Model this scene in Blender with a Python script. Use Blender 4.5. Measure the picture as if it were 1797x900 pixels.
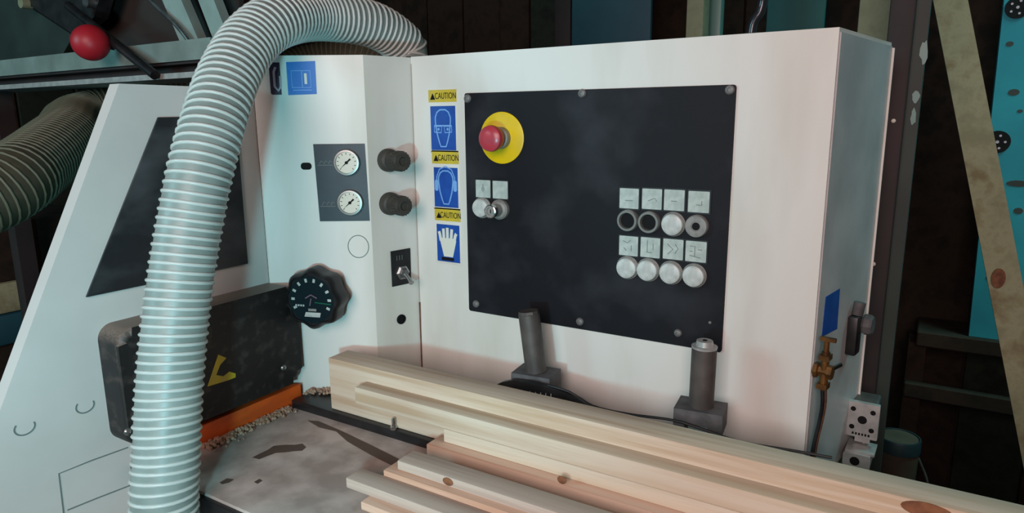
import bpy, bmesh, math, random
from mathutils import Vector, Matrix
random.seed(7)
for o in list(bpy.data.objects): bpy.data.objects.remove(o)
scene = bpy.context.scene
COL = scene.collection

# ---------------------------------------------------------------- camera
IW, IH, FPX = 1797.0, 900.0, 1188.8
YAW, PITCH, ROLL = math.radians(31.496), math.radians(11.515), math.radians(-0.5007)
CAM = Vector((0, 0, 1.5))
_f = Vector((-math.sin(YAW)*math.cos(PITCH), math.cos(YAW)*math.cos(PITCH), -math.sin(PITCH)))
_r = Vector((math.cos(YAW), math.sin(YAW), 0)); _u = _r.cross(_f)
RT = _r*math.cos(ROLL) + _u*math.sin(ROLL); UP = _u*math.cos(ROLL) - _r*math.sin(ROLL); FW = _f
cd = bpy.data.cameras.new('camera'); cam = bpy.data.objects.new('camera', cd); COL.objects.link(cam)
cd.sensor_fit = 'HORIZONTAL'; cd.sensor_width = 36; cd.lens = 36*FPX/IW; cd.clip_start = 0.02
cam.matrix_world = Matrix(((RT.x, UP.x, -FW.x, CAM.x), (RT.y, UP.y, -FW.y, CAM.y), (RT.z, UP.z, -FW.z, CAM.z), (0, 0, 0, 1)))
scene.camera = cam

# ---------------------------------------------------------------- light
w = bpy.data.worlds.new('world'); scene.world = w; w.use_nodes = True
w.node_tree.nodes['Background'].inputs[0].default_value = (0.45, 0.85, 0.85, 1)
w.node_tree.nodes['Background'].inputs[1].default_value = 0.06
def area(name, loc, target, size, energy, col, size_y=None):
    l = bpy.data.lights.new(name, 'AREA'); l.energy = energy; l.color = col; l.size = size
    if size_y: l.shape = 'RECTANGLE'; l.size_y = size_y
    o = bpy.data.objects.new(name, l); COL.objects.link(o); o.location = loc
    o.rotation_euler = (Vector(target)-Vector(loc)).to_track_quat('-Z', 'Y').to_euler()
    return o
area('warm_front_light', (0.25, -1.50, 2.06), (-0.45, 0.80, 1.25), 1.3, 44, (1.0, 0.77, 0.74), 1.0)  # broad warm light from behind the camera, source unseen
area('cool_left_fill', (-2.3, -1.5, 2.1), (-1.1, 0.6, 1.4), 0.8, 22, (0.42, 0.90, 1.0))  # added cool fill from the left, tints hood edge, rail and hoses
area('cool_rear_fill', (0.9, 2.05, 2.85), (0.25, 2.15, 1.0), 0.7, 13, (0.40, 0.95, 0.92)).data.spread = math.radians(95)  # added cool overhead fill, brightens the things behind the cabinet
sl0 = bpy.data.lights.new('work_lamp', 'SPOT'); sl0.energy = 18; sl0.color = (0.34, 0.89, 1.0); sl0.spot_size = math.radians(98); sl0.spot_blend = 0.95; sl0.shadow_soft_size = 0.03
so = bpy.data.objects.new('work_lamp', sl0); COL.objects.link(so); so.location = (-0.22, -0.10, 1.28)
so.rotation_euler = (Vector((-0.98, 0.80, 1.44))-so.location).to_track_quat('-Z', 'Y').to_euler()
vs = scene.view_settings
vs.view_transform = 'Standard'; vs.look = 'None'; vs.exposure = -0.1; vs.gamma = 1.0; vs.use_curve_mapping = False

# ---------------------------------------------------------------- pixel helpers (a pixel gives a direction, the plane gives the distance)
def ray(x, y): return (x-IW/2)*RT - (y-IH/2)*UP + FPX*FW
def on(x, y, n, c):
    d = ray(x, y); n = Vector(n); return CAM + d*((c-n.dot(CAM))/n.dot(d))
def onY(x, y, Y): return on(x, y, (0, 1, 0), Y)
def onX(x, y, X): return on(x, y, (1, 0, 0), X)
def onZ(x, y, Z): return on(x, y, (0, 0, 1), Z)
def at(x, y, d): return CAM + ray(x, y)/FPX*d

# ---------------------------------------------------------------- materials
def lin(c):
    return tuple(((v/255)/12.92 if v/255 <= .04045 else ((v/255+.055)/1.055)**2.4) for v in c)
MATS = {}
def mat(name, col, rough=.5, metal=0., col2=None, scale=(8, 8, 8), detail=4, bump=0., lo=.35, hi=.65, emit=0, spec=.5, bdist=.002):
    if name in MATS: return MATS[name]
    m = bpy.data.materials.new(name); m.use_nodes = True; nt = m.node_tree; b = nt.nodes['Principled BSDF']
    b.inputs['Base Color'].default_value = (*lin(col), 1); b.inputs['Roughness'].default_value = rough
    b.inputs['Metallic'].default_value = metal; b.inputs['Specular IOR Level'].default_value = spec
    if col2 or bump:
        tc = nt.nodes.new('ShaderNodeTexCoord'); mp = nt.nodes.new('ShaderNodeMapping'); mp.inputs['Scale'].default_value = scale
        nz = nt.nodes.new('ShaderNodeTexNoise'); nz.inputs['Scale'].default_value = 1; nz.inputs['Detail'].default_value = detail
        nt.links.new(tc.outputs['Object'], mp.inputs[0]); nt.links.new(mp.outputs[0], nz.inputs['Vector'])
        if col2:
            cr = nt.nodes.new('ShaderNodeValToRGB'); cr.color_ramp.elements[0].position = lo; cr.color_ramp.elements[1].position = hi
            cr.color_ramp.elements[0].color = (*lin(col), 1); cr.color_ramp.elements[1].color = (*lin(col2), 1)
            nt.links.new(nz.outputs[0], cr.inputs[0]); nt.links.new(cr.outputs[0], b.inputs['Base Color'])
        if bump:
            bp = nt.nodes.new('ShaderNodeBump'); bp.inputs['Strength'].default_value = bump; bp.inputs['Distance'].default_value = bdist
            nt.links.new(nz.outputs[0], bp.inputs['Height']); nt.links.new(bp.outputs[0], b.inputs['Normal'])
    MATS[name] = m; return m
def wood(name, a, b, c, rough=.7, sx=1.3, sy=38):
    if name in MATS: return MATS[name]
    m = bpy.data.materials.new(name); m.use_nodes = True; nt = m.node_tree; bs = nt.nodes['Principled BSDF']; bs.inputs['Roughness'].default_value = rough
    bs.inputs['Specular IOR Level'].default_value = .25
    tc = nt.nodes.new('ShaderNodeTexCoord'); oi = nt.nodes.new('ShaderNodeObjectInfo')
    ad = nt.nodes.new('ShaderNodeVectorMath'); ad.operation = 'ADD'
    sc = nt.nodes.new('ShaderNodeVectorMath'); sc.operation = 'SCALE'; sc.inputs[0].default_value = (7, 11, 13)
    nt.links.new(oi.outputs['Random'], sc.inputs['Scale']); nt.links.new(tc.outputs['Object'], ad.inputs[0]); nt.links.new(sc.outputs[0], ad.inputs[1])
    mp = nt.nodes.new('ShaderNodeMapping'); mp.inputs['Scale'].default_value = (sx, sy, sy)
    nz = nt.nodes.new('ShaderNodeTexNoise'); nz.inputs['Detail'].default_value = 6; nz.inputs['Roughness'].default_value = .6; nz.inputs['Scale'].default_value = 1
    nt.links.new(ad.outputs[0], mp.inputs[0]); nt.links.new(mp.outputs[0], nz.inputs['Vector'])
    cr = nt.nodes.new('ShaderNodeValToRGB'); e = cr.color_ramp.elements
    e[0].position = .36; e[0].color = (*lin(a), 1); e[1].position = .66; e[1].color = (*lin(c), 1)
    x = e.new(.5); x.color = (*lin(b), 1)
    nt.links.new(nz.outputs[0], cr.inputs[0]); nt.links.new(cr.outputs[0], bs.inputs['Base Color'])
    bp = nt.nodes.new('ShaderNodeBump'); bp.inputs['Strength'].default_value = .25; bp.inputs['Distance'].default_value = .001
    nt.links.new(nz.outputs[0], bp.inputs['Height']); nt.links.new(bp.outputs[0], bs.inputs['Normal'])
    MATS[name] = m; return m

WHITE = mat('white_paint', (226, 226, 220), .42, 0, (200, 197, 184), (9, 9, 2.0), 6, .06, .48, .8)
GREYPAINT = mat('grey_white_paint', (216, 214, 210), .4, 0, (203, 200, 196), (5, 5, 3), 4, 0)
SIDEPAINT = mat('side_paint', (200, 202, 202), .35, 0, (176, 176, 176), (9, 9, 4), 4, 0)
PANEL = mat('black_panel', (19, 20, 26), .6, 0, (52, 54, 60), (9, 9, 6), 9, 0, .5, .82, spec=.25)
SMOKE = mat('smoked_plate', (30, 34, 38), .4, 0, (84, 88, 92), (7, 12, 5), 6, 0, .46, .78)
BLACK = mat('black_plastic', (20, 21, 23), .42, 0, (38, 38, 40), (30, 30, 30), 4, 0)
GUARD0 = mat('black_guard', (24, 23, 24), .5, 0, (74, 66, 62), (60, 60, 40), 8, .12, .52, .8)
def dusty(name, base, dust):
    m = base.copy(); m.name = name; nt = m.node_tree; bs = nt.nodes['Principled BSDF']; src = bs.inputs['Base Color'].links[0].from_socket
    g = nt.nodes.new('ShaderNodeNewGeometry'); sx = nt.nodes.new('ShaderNodeSeparateXYZ'); nt.links.new(g.outputs['Normal'], sx.inputs[0])
    nz = nt.nodes.new('ShaderNodeTexNoise'); nz.inputs['Scale'].default_value = 350; tc = nt.nodes.new('ShaderNodeTexCoord'); nt.links.new(tc.outputs['Object'], nz.inputs['Vector'])
    ad = nt.nodes.new('ShaderNodeMath'); ad.operation = 'MULTIPLY'; nt.links.new(sx.outputs[2], ad.inputs[0]); nt.links.new(nz.outputs[0], ad.inputs[1])
    mr = nt.nodes.new('ShaderNodeMapRange'); mr.inputs[1].default_value = .02; mr.inputs[2].default_value = .4; mr.inputs[4].default_value = .85; nt.links.new(ad.outputs[0], mr.inputs[0])
    mx = nt.nodes.new('ShaderNodeMix'); mx.data_type = 'RGBA'; nt.links.new(mr.outputs[0], mx.inputs[0]); nt.links.new(src, mx.inputs[6]); mx.inputs[7].default_value = (*lin(dust), 1)
    nt.links.new(mx.outputs[2], bs.inputs['Base Color']); return m
GUARD = dusty('black_guard_dusty', GUARD0, (128, 116, 106))
DARKST = mat('dark_steel', (94, 88, 84), .55, .2, (70, 66, 64), (40, 40, 25), 5, .1)
CASTG = mat('grey_cast', (98, 98, 100), .7, .1, (74, 74, 76), (50, 50, 50), 5, .2)
STEEL = mat('steel', (170, 172, 172), .32, .9, (130, 130, 130), (40, 40, 40), 3)
DULLST = mat('dull_screw', (132, 132, 130), .55, .3, (104, 104, 104), (90, 90, 90), 3)
CHROME = mat('chrome', (205, 205, 205), .22, 1)
ALU = mat('aluminium', (196, 198, 196), .4, .35, (172, 174, 172), (60, 60, 60), 3)
BRASS = mat('brass', (132, 92, 48), .45, .6, (92, 60, 34), (60, 60, 60), 3)
BTNW = mat('button_white', (206, 212, 208), .4, 0, (176, 182, 178), (90, 90, 90), 3)
BTNG = mat('button_grey', (150, 150, 146), .45, 0, (126, 126, 122), (90, 90, 90), 3)
LABEL = mat('label_white', (190, 202, 196), .5, 0, (168, 182, 176), (120, 120, 120), 3)
MARK = mat('mark_dark', (112, 124, 120), .6)
INK = mat('ink_black', (18, 18, 20), .7, spec=.2)
YEL = mat('caution_yellow', (214, 190, 40), .45, 0, (196, 176, 70), (60, 60, 60), 3)
DISC = mat('disc_yellow', (236, 200, 0), .4, 0, (222, 190, 20), (40, 40, 40), 3)
RED = mat('stop_red', (196, 54, 66), .3, 0, (170, 70, 84), (60, 60, 60), 3)
BLUE = mat('sign_blue', (20, 72, 160), .45, 0, (26, 82, 172), (50, 50, 50), 3)
SKYB = mat('sign_light_blue', (44, 116, 200), .45, 0, (52, 124, 206), (50, 50, 50), 3)
PICT = mat('pictogram_line', (120, 172, 232), .5)
PICTW = mat('pictogram_white', (222, 226, 214), .5)
ORANGE = mat('orange_paint', (230, 96, 28), .5, 0, (204, 84, 30), (25, 25, 60), 4)
RUST = mat('rust', (120, 76, 54), .8, 0, (84, 54, 44), (80, 80, 30), 5)
TABLE = mat('table_iron', (168, 152, 144), .8, 0, (204, 188, 180), (22, 22, 22), 10, .4, .4, .66)
STAIN_SHADE = mat('stain_and_shade', (92, 76, 68), .6)
DUST = mat('sawdust', (188, 156, 132), .95, 0, (150, 120, 100), (160, 160, 160), 4, .5)
HOSEW = mat('hose_wall', (142, 154, 150), .42, 0, (128, 140, 136), (30, 30, 30), 3)
HOSER = mat('hose_rib', (198, 204, 200), .35)
HOSE2W = mat('old_hose_wall', (70, 68, 54), .6, 0, (84, 80, 64), (30, 30, 30), 3)
HOSE2R = mat('old_hose_rib', (104, 106, 88), .5)
BEAMW = wood('pale_timber', (200, 174, 146), (224, 208, 188), (212, 190, 164))
BEAMT = wood('pink_timber', (208, 158, 132), (228, 190, 168), (230, 206, 188))
BEAMG = wood('weathered_timber', (178, 152, 140), (206, 184, 170), (192, 168, 154))
KNOT = mat('knot', (148, 96, 64), .7, 0, (108, 66, 44), (60, 60, 60), 4)
WALLB = wood('wall_boards', (40, 32, 26), (54, 42, 34), (34, 30, 26), .9, 10, 10)
WALLG = wood('wall_boards_green', (34, 40, 34), (42, 50, 42), (28, 32, 28), .9, 10, 10)
FLOORM = mat('floor_concrete', (58, 54, 50), .9, 0, (44, 40, 38), (4, 4, 4), 6, .2)
CEILM = mat('ceiling_dark', (60, 56, 52), .9, 0, (50, 46, 44), (3, 3, 3), 3)
OLDWOOD = wood('old_lumber', (150, 148, 118), (170, 168, 136), (140, 128, 96), .8, 14, 14)
OLIVE = wood('olive_post', (128, 132, 106), (144, 146, 120), (112, 116, 92), .8, 10, 10)
TEAL = mat('teal_foam', (38, 158, 172), .7, 0, (30, 140, 156), (5, 5, 5), 4)
TEALD = mat('dark_teal_sheet', (34, 84, 96), .6, 0, (28, 66, 84), (4, 4, 4), 4)
TEALP = mat('teal_pipe', (96, 140, 134), .4)
DARKPOST = mat('dark_brown_steel', (60, 48, 48), .7, .2, (44, 40, 40), (12, 12, 6), 5, .1)
RAILM = mat('galvanised_rail', (150, 170, 164), .45, .2, (120, 136, 130), (10, 10, 10), 4)
DKGREEN = mat('dark_green_metal', (44, 60, 54), .6, 0, (34, 46, 42), (8, 8, 8), 4)
REDB = mat('red_ball', (176, 32, 46), .45)
CANBODY = mat('canister_body', (92, 76, 62), .6, 0, (76, 62, 52), (10, 10, 10), 4)
CANLID = mat('canister_lid', (36, 54, 60), .5)
DIALF = mat('dial_face', (16, 34, 40), .3)
GLASSF = mat('gauge_face', (214, 212, 196), .35)
BEZ = mat('gauge_bezel', (150, 150, 146), .35, .5)
GREENP = mat('green_line', (20, 96, 74), .4)
PURPLE = mat('purple_plate', (52, 34, 62), .5)
LILAC = mat('lilac_print', (196, 176, 190), .5)

# ---------------------------------------------------------------- mesh helpers
I4 = Matrix.Identity(4)
def box(bm, x0, x1, y0, y1, z0, z1, M=None):
    r = bmesh.ops.create_cube(bm, size=1)
    T = Matrix.Translation(((x0+x1)/2, (y0+y1)/2, (z0+z1)/2)) @ Matrix.Diagonal((x1-x0, y1-y0, z1-z0, 1))
    bmesh.ops.transform(bm, matrix=(M @ T if M else T), verts=r['verts']); return r['verts']
def prism(bm, pts, z0, z1):
    n = len(pts); a = [bm.verts.new((p[0], p[1], z0)) for p in pts]; b = [bm.verts.new((p[0], p[1], z1)) for p in pts]
    bm.faces.new(a[::-1]); bm.faces.new(b)
    for i in range(n): bm.faces.new((a[i], a[(i+1) % n], b[(i+1) % n], b[i]))
def circ(cx, cy, rx, ry=None, n=28, a0=0):
    ry = ry or rx
    return [(cx+rx*math.cos(a0+2*math.pi*i/n), cy+ry*math.sin(a0+2*math.pi*i/n)) for i in range(n)]
def lathe(bm, prof, n=28, cx=0, cy=0):
    rings = []
    for r, z in prof:
        if r < 1e-6: rings.append([bm.verts.new((cx, cy, z))])
        else: rings.append([bm.verts.new((cx+r*math.cos(2*math.pi*i/n), cy+r*math.sin(2*math.pi*i/n), z)) for i in range(n)])
    for a, b in zip(rings, rings[1:]):
        for i in range(n):
            j = (i+1) % n
            if len(a) == 1 and len(b) == 1: continue
            if len(a) == 1: bm.faces.new((a[0], b[j], b[i]))
            elif len(b) == 1: bm.faces.new((a[i], a[j], b[0]))
            else: bm.faces.new((a[i], a[j], b[j], b[i]))
    if len(rings[0]) > 1: bm.faces.new(rings[0][::-1])
    if len(rings[-1]) > 1: bm.faces.new(rings[-1])
def rrect(x0, x1, y0, y1, r, n=5):
    p = []
    for cx, cy, a in ((x1-r, y1-r, 0), (x0+r, y1-r, 90), (x0+r, y0+r, 180), (x1-r, y0+r, 270)):
        for i in range(n+1):
            t = math.radians(a+90*i/n); p.append((cx+r*math.cos(t), cy+r*math.sin(t)))
    return p
def ribbon(bm, pts, wd, z0, z1, closed=False):
    n = len(pts); L = []; R = []
    for i in range(n):
        a = Vector(pts[(i-1) % n] if (closed or i > 0) else pts[i]); b = Vector(pts[(i+1) % n] if (closed or i < n-1) else pts[i])
        d = (b-a).normalized(); q = Vector((-d.y, d.x))*wd/2; c = Vector(pts[i]); L.append(c+q); R.append(c-q)
    m = n if closed else n-1
    V = [[bm.verts.new((p.x, p.y, z)) for p in S] for S in (L, R) for z in (z0, z1)]
    l0, l1, r0, r1 = V
    for i in range(m):
        j = (i+1) % n
        bm.faces.new((r1[i], r1[j], l1[j], l1[i])); bm.faces.new((l0[i], l0[j], r0[j], r0[i]))
        bm.faces.new((l1[i], l1[j], l0[j], l0[i])); bm.faces.new((r0[i], r0[j], r1[j], r1[i]))
    if not closed:
        bm.faces.new((l0[0], r0[0], r1[0], l1[0])); bm.faces.new((l1[-1], r1[-1], r0[-1], l0[-1]))
def spline(P, step):
    P = [Vector(p) for p in P]; Q = [P[0]*2-P[1]]+P+[P[-1]*2-P[-2]]; out = []
    for i in range(1, len(Q)-2):
        a, b, c, d = Q[i-1:i+3]; n = max(2, int((c-b).length/step))
        for k in range(n):
            t = k/n
            out.append(.5*((2*b)+(c-a)*t+(2*a-5*b+4*c-d)*t*t+(3*b-a-3*c+d)*t**3))
    out.append(P[-1]); return out
def frames(path):
    n = len(path); T = [(path[min(i+1, n-1)]-path[max(i-1, 0)]).normalized() for i in range(n)]
    ref = Vector((1, 0, 0)) if abs(T[0].x) < .8 else Vector((0, 1, 0)); N = (ref-T[0]*ref.dot(T[0])).normalized(); out = []
    for t in T:
        N = (N-t*N.dot(t)).normalized(); out.append((t, N, t.cross(N)))
    return out
def tube(bm, path, r, n=10, rf=None, cap=True):
    fr = frames(path); rings = []
    for i, (p, (t, a, b)) in enumerate(zip(path, fr)):
        rr = rf(i) if rf else r
        rings.append([bm.verts.new(p+(a*math.cos(2*math.pi*k/n)+b*math.sin(2*math.pi*k/n))*rr) for k in range(n)])
    for A, B in zip(rings, rings[1:]):
        for k in range(n): bm.faces.new((A[k], A[(k+1) % n], B[(k+1) % n], B[k]))
    if cap: bm.faces.new(rings[0][::-1]); bm.faces.new(rings[-1])
def bevel_all(bm, wd, seg=2, ang=.6):
    es = [e for e in bm.edges if len(e.link_faces) == 2 and e.calc_face_angle(0) > ang]
    bmesh.ops.bevel(bm, geom=es, offset=wd, segments=seg, affect='EDGES', profile=.5, clamp_overlap=True)
def text_bm(s, size, depth=.0003):
    c = bpy.data.curves.new('t', 'FONT'); c.body = s; c.size = size; c.align_x = 'CENTER'; c.align_y = 'CENTER'; c.extrude = depth
    o = bpy.data.objects.new('t', c); COL.objects.link(o); bpy.context.view_layer.update()
    me = bpy.data.meshes.new_from_object(o.evaluated_get(bpy.context.evaluated_depsgraph_get()))
    bm = bmesh.new(); bm.from_mesh(me); bpy.data.objects.remove(o); bpy.data.curves.remove(c); bpy.data.meshes.remove(me); return bm

WM = {}
def finish(o, parent, M):
    WM[o] = M.copy()
    if parent: o.parent = parent; o.matrix_local = WM[parent].inverted() @ M
    else: o.matrix_local = M
def obj(name, bm, m, parent=None, M=I4, smooth=True, flat_ang=.55, **pr):
    bmesh.ops.recalc_face_normals(bm, faces=bm.faces[:])
    if smooth:
        for f in bm.faces: f.smooth = True
        for e in bm.edges:
            if len(e.link_faces) != 2 or e.calc_face_angle(0) > flat_ang: e.smooth = False
    me = bpy.data.meshes.new(name); bm.to_mesh(me); bm.free(); me.materials.append(m)
    o = bpy.data.objects.new(name, me); COL.objects.link(o); finish(o, parent, M)
    for k, v in pr.items(): o[k] = v
    return o
def copy(o, parent, M, name=None):
    c = o.copy(); c.parent = None; COL.objects.link(c); finish(c, parent, M); return c
def thing(name, loc, label, cat, group=None):
    o = bpy.data.objects.new(name, None); o.empty_display_size = .05; COL.objects.link(o); finish(o, None, Matrix.Translation(loc))
    o['label'] = label; o['category'] = cat
    if group: o['group'] = group
    return o
def struct(name, bm, m, **k):
    o = obj(name, bm, m, smooth=False, **k); o['kind'] = 'structure'; return o
def bmn(): return bmesh.new()
class Frame:      # upright plane: u to the right, Z up, n = u x Z outwards
    def __init__(s, u, o):
        u = Vector((u[0], u[1], 0)).normalized(); s.u = u; s.n = Vector((u.y, -u.x, 0)); s.o = Vector((o[0], o[1], 0))
        s.M = Matrix(((u.x, 0, s.n.x, s.o.x), (u.y, 0, s.n.y, s.o.y), (0, 1, 0, 0), (0, 0, 0, 1)))
    def px(s, x, y, off=0):
        P = on(x, y, s.n, s.n.dot(s.o)+off); return ((P-s.o).dot(s.u), P.z)
    def at(s, x, y, off=0, n=0):
        a, b = s.px(x, y, off); return s.M @ Matrix.Translation((a, b, n))

YF = .878; XW = -.894; TZ = 1.042; TOPZ = 1.597
A2, B2, L2 = (-.725, YF), (-.753, .7985), (-.864, .730)
FRONT = Frame((1, 0), (0, YF)); SIDE = Frame((.0411, .2295), (-.101, YF)); BEV = Frame((A2[0]-B2[0], A2[1]-B2[1]), B2)
GAU = Frame((B2[0]-L2[0], B2[1]-L2[1]), L2); LEFT = Frame((0, 1), (XW, 0))

# ================================================================ setting
b = bmn(); box(b, -3.2, 2.4, -3, 3, -.1, 0); struct('floor', b, FLOORM)
b = bmn(); box(b, -3.2, 2.4, -3, 3, 2.9, 3.0); struct('ceiling', b, CEILM)
def plank_wall(name, x0, x1, axis, pos, sgn, ms):
    b = bmn()
    if axis == 'y': box(b, x0, x1, min(pos, pos+sgn*.08), max(pos, pos+sgn*.08), 0, 2.9)
    else: box(b, min(pos, pos+sgn*.08), max(pos, pos+sgn*.08), x0, x1, 0, 2.9)
    w = struct(name, b, WALLB); x = x0
    while x < x1-.03:
        wd = min(random.uniform(.15, .24), x1-x); d = random.uniform(.012, .03); q = bmn()
        if axis == 'y': box(q, x+.003, x+wd-.003, *sorted((pos, pos-sgn*d)), .002, 2.898)
        else: box(q, *sorted((pos, pos-sgn*d)), x+.003, x+wd-.003, .002, 2.898)
        bevel_all(q, .003, 1); obj('plank', q, random.choice(ms), w, smooth=False); x += wd
plank_wall('wall_back', -3.1, 2.3, 'y', 2.7, 1, [WALLB, WALLB, WALLG])
plank_wall('wall_left', -2.9, 2.66, 'x', -2.9, -1, [WALLB, WALLG])
b = bmn(); box(b, 2.3, 2.4, -3, 3, 0, 2.9); struct('wall_right', b, WALLB)
b = bmn(); box(b, -3.1, 2.4, -3.0, -2.9, 0, 2.9); struct('wall_front', b, WALLB)

# ================================================================ machine bed
bed = thing('machine_table', (-.2, .7, 0), 'dusty cast iron machine table carrying the timber, oil stains on top', 'machine table')
b = bmn(); prism(b, [(-.892, .459), (1.1, .459), (1.1, .768), (-.085, .768), (-.085, .872), (-.892, .872)], TZ-.045, TZ); bevel_all(b, .004); obj('table_top', b, TABLE, bed)
b = bmn(); box(b, -.885, -.085, .49, 1.09, 0, TZ-.046); bevel_all(b, .006); obj('machine_base', b, WHITE, bed)
b = bmn(); box(b, .55, 1.0, .50, .74, 0, TZ-.046); bevel_all(b, .006); obj('outfeed_leg', b, DARKST, bed)
b = bmn(); box(b, -.892, 1.1, .452, .4585, TZ-.03, TZ-.004); obj('edge_strip', b, BLACK, bed)
b = bmn(); box(b, -.846, 1.05, .691, .765, TZ, TZ+.014); bevel_all(b, .002); obj('slide_rail', b, BLACK, bed, label='black slide rail under the big timber')
b = bmn(); prism(b, [(-.892, .50), (-.853, .50), (-.853, .718), (-.892, .702)], TZ, TZ+.030); obj('orange_strip', b, ORANGE, bed, label='orange painted strip below the black guard')
def stain(pts, m=STAIN_SHADE, h=.0006):
    b = bmn(); P = [onZ(x, y, TZ) for x, y in pts]; prism(b, [(p.x, p.y) for p in P], TZ, TZ+h); return b
obj('stain_and_shade', stain([(443, 803), (455, 797), (470, 790), (480, 783), (500, 781), (518, 781), (530, 779), (537, 785), (530, 791), (515, 792), (500, 794), (484, 795), (470, 800), (455, 806)]), STAIN_SHADE, bed)
obj('stain_and_shade', stain([(386, 847), (398, 840), (410, 842), (402, 847), (390, 850)]), STAIN_SHADE, bed)
obj('stain_and_shade', stain([(446, 846), (455, 841), (460, 844), (452, 849)]), STAIN_SHADE, bed)
obj('stain_and_shade', stain([(540, 738), (560, 750), (590, 757), (610, 775), (650, 798), (690, 818), (700, 806), (660, 786), (600, 757), (560, 740)]), STAIN_SHADE, bed)  # dark strip along the slide rail: stain and painted-in shade together
# sawdust heaped along the foot of the guard
b = bmn()
for k in range(420):
    t = random.random(); x = -.850+abs(random.gauss(0, .010)); y = .53+t*.155; s = random.uniform(.0012, .0035)
    r = bmesh.ops.create_icosphere(b, subdivisions=1, radius=s); bmesh.ops.translate(b, verts=r['verts'], vec=(x, y, TZ+s+.0002))
for k in range(160):
    x = random.uniform(-.845, -.77); y = .730+(x+.864)*.617-random.uniform(.006, .03); s = random.uniform(.0015, .0035)
    r = bmesh.ops.create_icosphere(b, subdivisions=1, radius=s); bmesh.ops.translate(b, verts=r['verts'], vec=(x, y, TZ+.0143+s))
sd = obj('sawdust', b, DUST, None); sd['kind'] = 'stuff'; sd['label'] = 'loose sawdust crumbs along the orange strip'; sd['category'] = 'sawdust'

# ================================================================ control cabinet
cab = thing('control_cabinet', (-.41, .99, TZ-.02), 'white steel control cabinet with black button panel on a planing machine', 'control cabinet')
SB = (-.0599, 1.1075)
b = bmn(); prism(b, [A2, (-.101, YF), SB, (-.725, 1.1075)], TZ-.045, TOPZ+.001); bevel_all(b, .004, 3); obj('cabinet_body', b, WHITE, cab)
# side sheet with its light edge flange
sl = .2332
b = bmn(); box(b, .003, sl-.001, TZ-.03, TOPZ-.004, .0002, .0018); obj('side_sheet', b, SIDEPAINT, cab, SIDE.M)
b = bmn(); box(b, sl-.0005, sl+.0012, TZ+.036, TOPZ-.006, -.004, .0045); obj('edge_flange', b, WHITE, cab, SIDE.M)
b = bmn(); ribbon(b, [(-.001, TZ), (-.001, TZ+.10), (-.0005, TZ+.15)], .005, .0005, .0012); obj('rust_streak', b, RUST, cab, FRONT.M @ Matrix.Translation((A2[0], 0, 0)))
b = bmn(); box(b, A2[0]-.0005, A2[0]+.0012, TZ+.15, TOPZ-.01, .0002, .0007); obj('weld_seam', b, mat('seam_grey', (176, 166, 156), .6), cab, FRONT.M)
# black panel
pl, pr_, pb, pt = -.6195, -.211, 1.1925, 1.5385
b = bmn(); prism(b, rrect(pl, pr_, pb, pt, .004), .0, .003); obj('control_panel', b, PANEL, cab, FRONT.M, label='black button panel')
PN = .003
def screw(F, x, y, r, m, parent, off=PN, name='screw'):
    b = bmn(); lathe(b, [(r, 0), (r, r*.25), (r*.75, r*.6), (r*.45, r*.7), (r*.4, r*.45), (0, r*.45)], 18); obj(name, b, m, parent, F.at(x, y, off, off))
for x, y, r in [(821, 173, .0065), (1022, 164, .006), (1281, 158, .006), (836, 533, .006), (1018, 564, .006), (1190, 584, .0055), (1246, 566, .0022)]: screw(FRONT, x, y, r, DULLST, cab)
# emergency stop
M = FRONT.at(881, 242, PN, PN)
b = bmn(); lathe(b, [(.0385, 0), (.0385, .0012), (.037, .002), (0, .002)], 48); es = obj('emergency_stop', b, DISC, cab, M, label='yellow emergency stop disc with red mushroom button')
b = bmn(); lathe(b, [(.0165, .002), (.0165, .012), (.0135, .013), (.0135, .022), (0, .022)], 32); obj('collar', b, BTNG, es, M)
b = bmn(); lathe(b, [(.0125, .022), (.0185, .024), (.0195, .029), (.0185, .035), (.014, .0385), (.007, .0395), (0, .0395)], 36); obj('mushroom_cap', b, RED, es, M)
# push buttons
def button_mesh(kind):
    b = bmn()
    if kind == 'white': lathe(b, [(.0148, 0), (.0148, .006), (.0138, .0085), (.0105, .0098), (0, .0102)], 32); return b
    if kind == 'grey': lathe(b, [(.0150, 0), (.0150, .006), (.0138, .0085), (.0065, .0088), (.006, .0075), (0, .0075)], 32); return b
    lathe(b, [(.0150, 0), (.0150, .007), (.0140, .0095), (.0112, .0095), (.0105, .004), (0, .004)], 32); return b
def put_button(x, y, kind):
    M = FRONT.at(x, y, PN, PN)
    o = obj('push_button', button_mesh(kind), {'white': BTNW, 'grey': BTNG, 'ring': BEZ}[kind], cab, M)
    b = bmn()
    if kind == 'ring': lathe(b, [(.0104, .0041), (.0102, .0048), (.0098, .0052), (0, .0054)], 28); obj('cap', b, INK, o, M, label='black recessed cap')
    elif kind == 'grey': lathe(b, [(.0052, .0075), (.0048, .0090), (0, .0092)], 20); obj('cap', b, INK, o, M)
    else: lathe(b, [(.0165, 0), (.0165, .002), (.0150, .003), (.0149, 0)], 32); obj('bezel', b, BTNG, o, M)
    return o
for i, x in enumerate((1104, 1141, 1182, 1224)): put_button(x, (386, 389, 393, 396)[i], ('ring', 'ring', 'white', 'grey')[i])
for i, x in enumerate((1102, 1138, 1178, 1219)): put_button(x, (469, 473, 478, 483)[i], 'white')
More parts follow.
